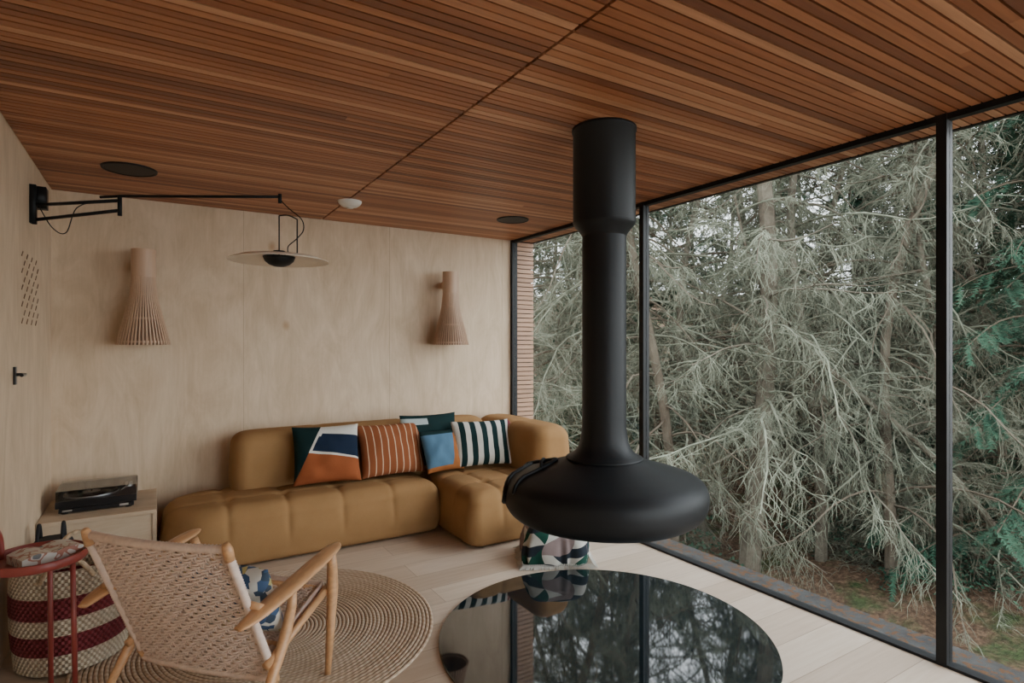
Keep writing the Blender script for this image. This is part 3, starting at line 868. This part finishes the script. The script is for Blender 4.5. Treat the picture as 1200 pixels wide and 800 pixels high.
# leaning dead trees crossing the view
def lean(k, ub, db, zb, ut, dt, zt, s):
    xb,yb=wpos(ub,db); xt,yt=wpos(ut,dt); v=Vector((xt-xb,yt-yb,zt-zb))
    o=bpy.data.objects.new('leaning_dead_tree',D[k]); scene.collection.objects.link(o)
    o.location=(xb,yb,zb); o.scale=(s,s,s); o.rotation_mode='QUATERNION'; o.rotation_quaternion=v.to_track_quat('Z','Y')
lean(1, 1240, 8.6, -2.6, 890, 9.8, 3.2, .62)
lean(2, 1130, 9.6, -2.6, 830, 10.6, 2.4, .62)
lean(0, 770, 12.5, -2.3, 1010, 11.5, 3.5, .6)
for (k,u,d,s) in ((0,1210,8.8,.9),(1,1165,12.,.9),(0,1015,13.5,.8),(1,720,16,.85),(0,790,16.,.75),(1,905,17,.75),(0,1090,13.5,.85),(1,1190,15,1.),(0,640,16,.8),(1,950,18,.85),(0,850,18,.85),(1,1040,19,.95),(0,1140,16,1.1),(1,750,20,.85),(0,680,20,.9),(1,1260,12,1.),(0,1350,16,1.1),(1,1300,20,1.1),(0,1500,15,1),(1,1230,17,1.),(0,610,21,.9),(1,820,22,.85),(0,900,23,.9),(1,1000,23,.9),(0,1100,23,1.),(0,1120,11.5,.45),(0,1010,12.5,.4)):
    place('spruce_tree',C_[k],u,d,s)
def shrub(seed, leafy=True):
    rg=random.Random(seed); mb=MB()
    for k in range(70 if leafy else 110):
        az=rg.uniform(0,6.28); d=Vector((math.cos(az)*rg.uniform(.3,1),math.sin(az)*rg.uniform(.3,1),rg.uniform(.5,1.5))).normalized(); p=Vector((rg.uniform(-.4,.4),rg.uniform(-.4,.4),0)); pts=[p.copy()]
        for i in range(6): d=(d+Vector((rg.uniform(-.3,.3),rg.uniform(-.3,.3),-.25))).normalized(); p=p+d*rg.uniform(.12,.3); pts.append(p.copy())
        mb.tube(pts,[.007]*3+[.004]*4,3,0,cap=False)
        if leafy:
            for q in range(34):
                f=rg.uniform(.5,6)*.999; kk=int(min(5,f)); c_=pts[kk].lerp(pts[kk+1],f-kk); v1=Vector((rg.uniform(-1,1),rg.uniform(-1,1),rg.uniform(-.6,.6))).normalized()*rg.uniform(.05,.10); v2=v1.cross(Vector((rg.uniform(-1,1),rg.uniform(-1,1),1))).normalized()*.025
                b=len(mb.v); mb.v += [tuple(c_),tuple(c_+v1*.5+v2),tuple(c_+v1),tuple(c_+v1*.5-v2)]; mb.face((b,b+1,b+2,b+3),1)
        else:
            for q in range(14):
                f=rg.uniform(.5,6)*.999; kk=int(min(5,f)); c_=pts[kk].lerp(pts[kk+1],f-kk); v1=Vector((rg.uniform(-1,1),rg.uniform(-1,1),rg.uniform(-.4,.8))).normalized()*rg.uniform(.08,.3)
                mb.tube([c_,c_+v1*.5+Vector((0,0,.01)),c_+v1],[.004,.0035,.002],3,1,cap=False)
    o=mb.obj('tmp',[M_redb,M_needle if leafy else M_twig]); me=o.data; bpy.data.objects.remove(o); return me
SH=[shrub(1),shrub(2),shrub(3,False),shrub(4,False)]
rs=random.Random(4)
for k in range(60):
    uu=rs.uniform(600,1400); dd=rs.uniform(8.5,18)
    if 780<uu<960 and dd<12: continue
    place('forest_shrub',SH[k%4],uu,dd,rs.uniform(.5,1.1),.1)

# ------------------------------------------------------------------ world
w = bpy.data.worlds.new('World'); scene.world = w; w.use_nodes = True
nt = w.node_tree; bgn = nt.nodes['Background']
tc = nt.nodes.new('ShaderNodeTexCoord'); sp = nt.nodes.new('ShaderNodeSeparateXYZ'); rp = nt.nodes.new('ShaderNodeValToRGB')
nt.links.new(tc.outputs['Generated'], sp.inputs[0]); nt.links.new(sp.outputs[2], rp.inputs[0]); nt.links.new(rp.outputs[0], bgn.inputs[0])
rp.color_ramp.elements[0].position = 0; rp.color_ramp.elements[0].color=(.90,.93,.95,1); rp.color_ramp.elements[1].position=.8; rp.color_ramp.elements[1].color=(.88,.92,1.0,1)
bgn.inputs[1].default_value = 6.6

# ------------------------------------------------------------------ camera
cam = bpy.data.cameras.new('cam'); co = bpy.data.objects.new('camera', cam); scene.collection.objects.link(co)
cam.sensor_width = 36; cam.lens = 679/1200*36; cam.shift_y = 4/1200; cam.clip_start=.05; cam.clip_end=200
co.location=(0,0,1.5); co.rotation_euler=(math.radians(90),0,-math.radians(31.7)); scene.camera = co
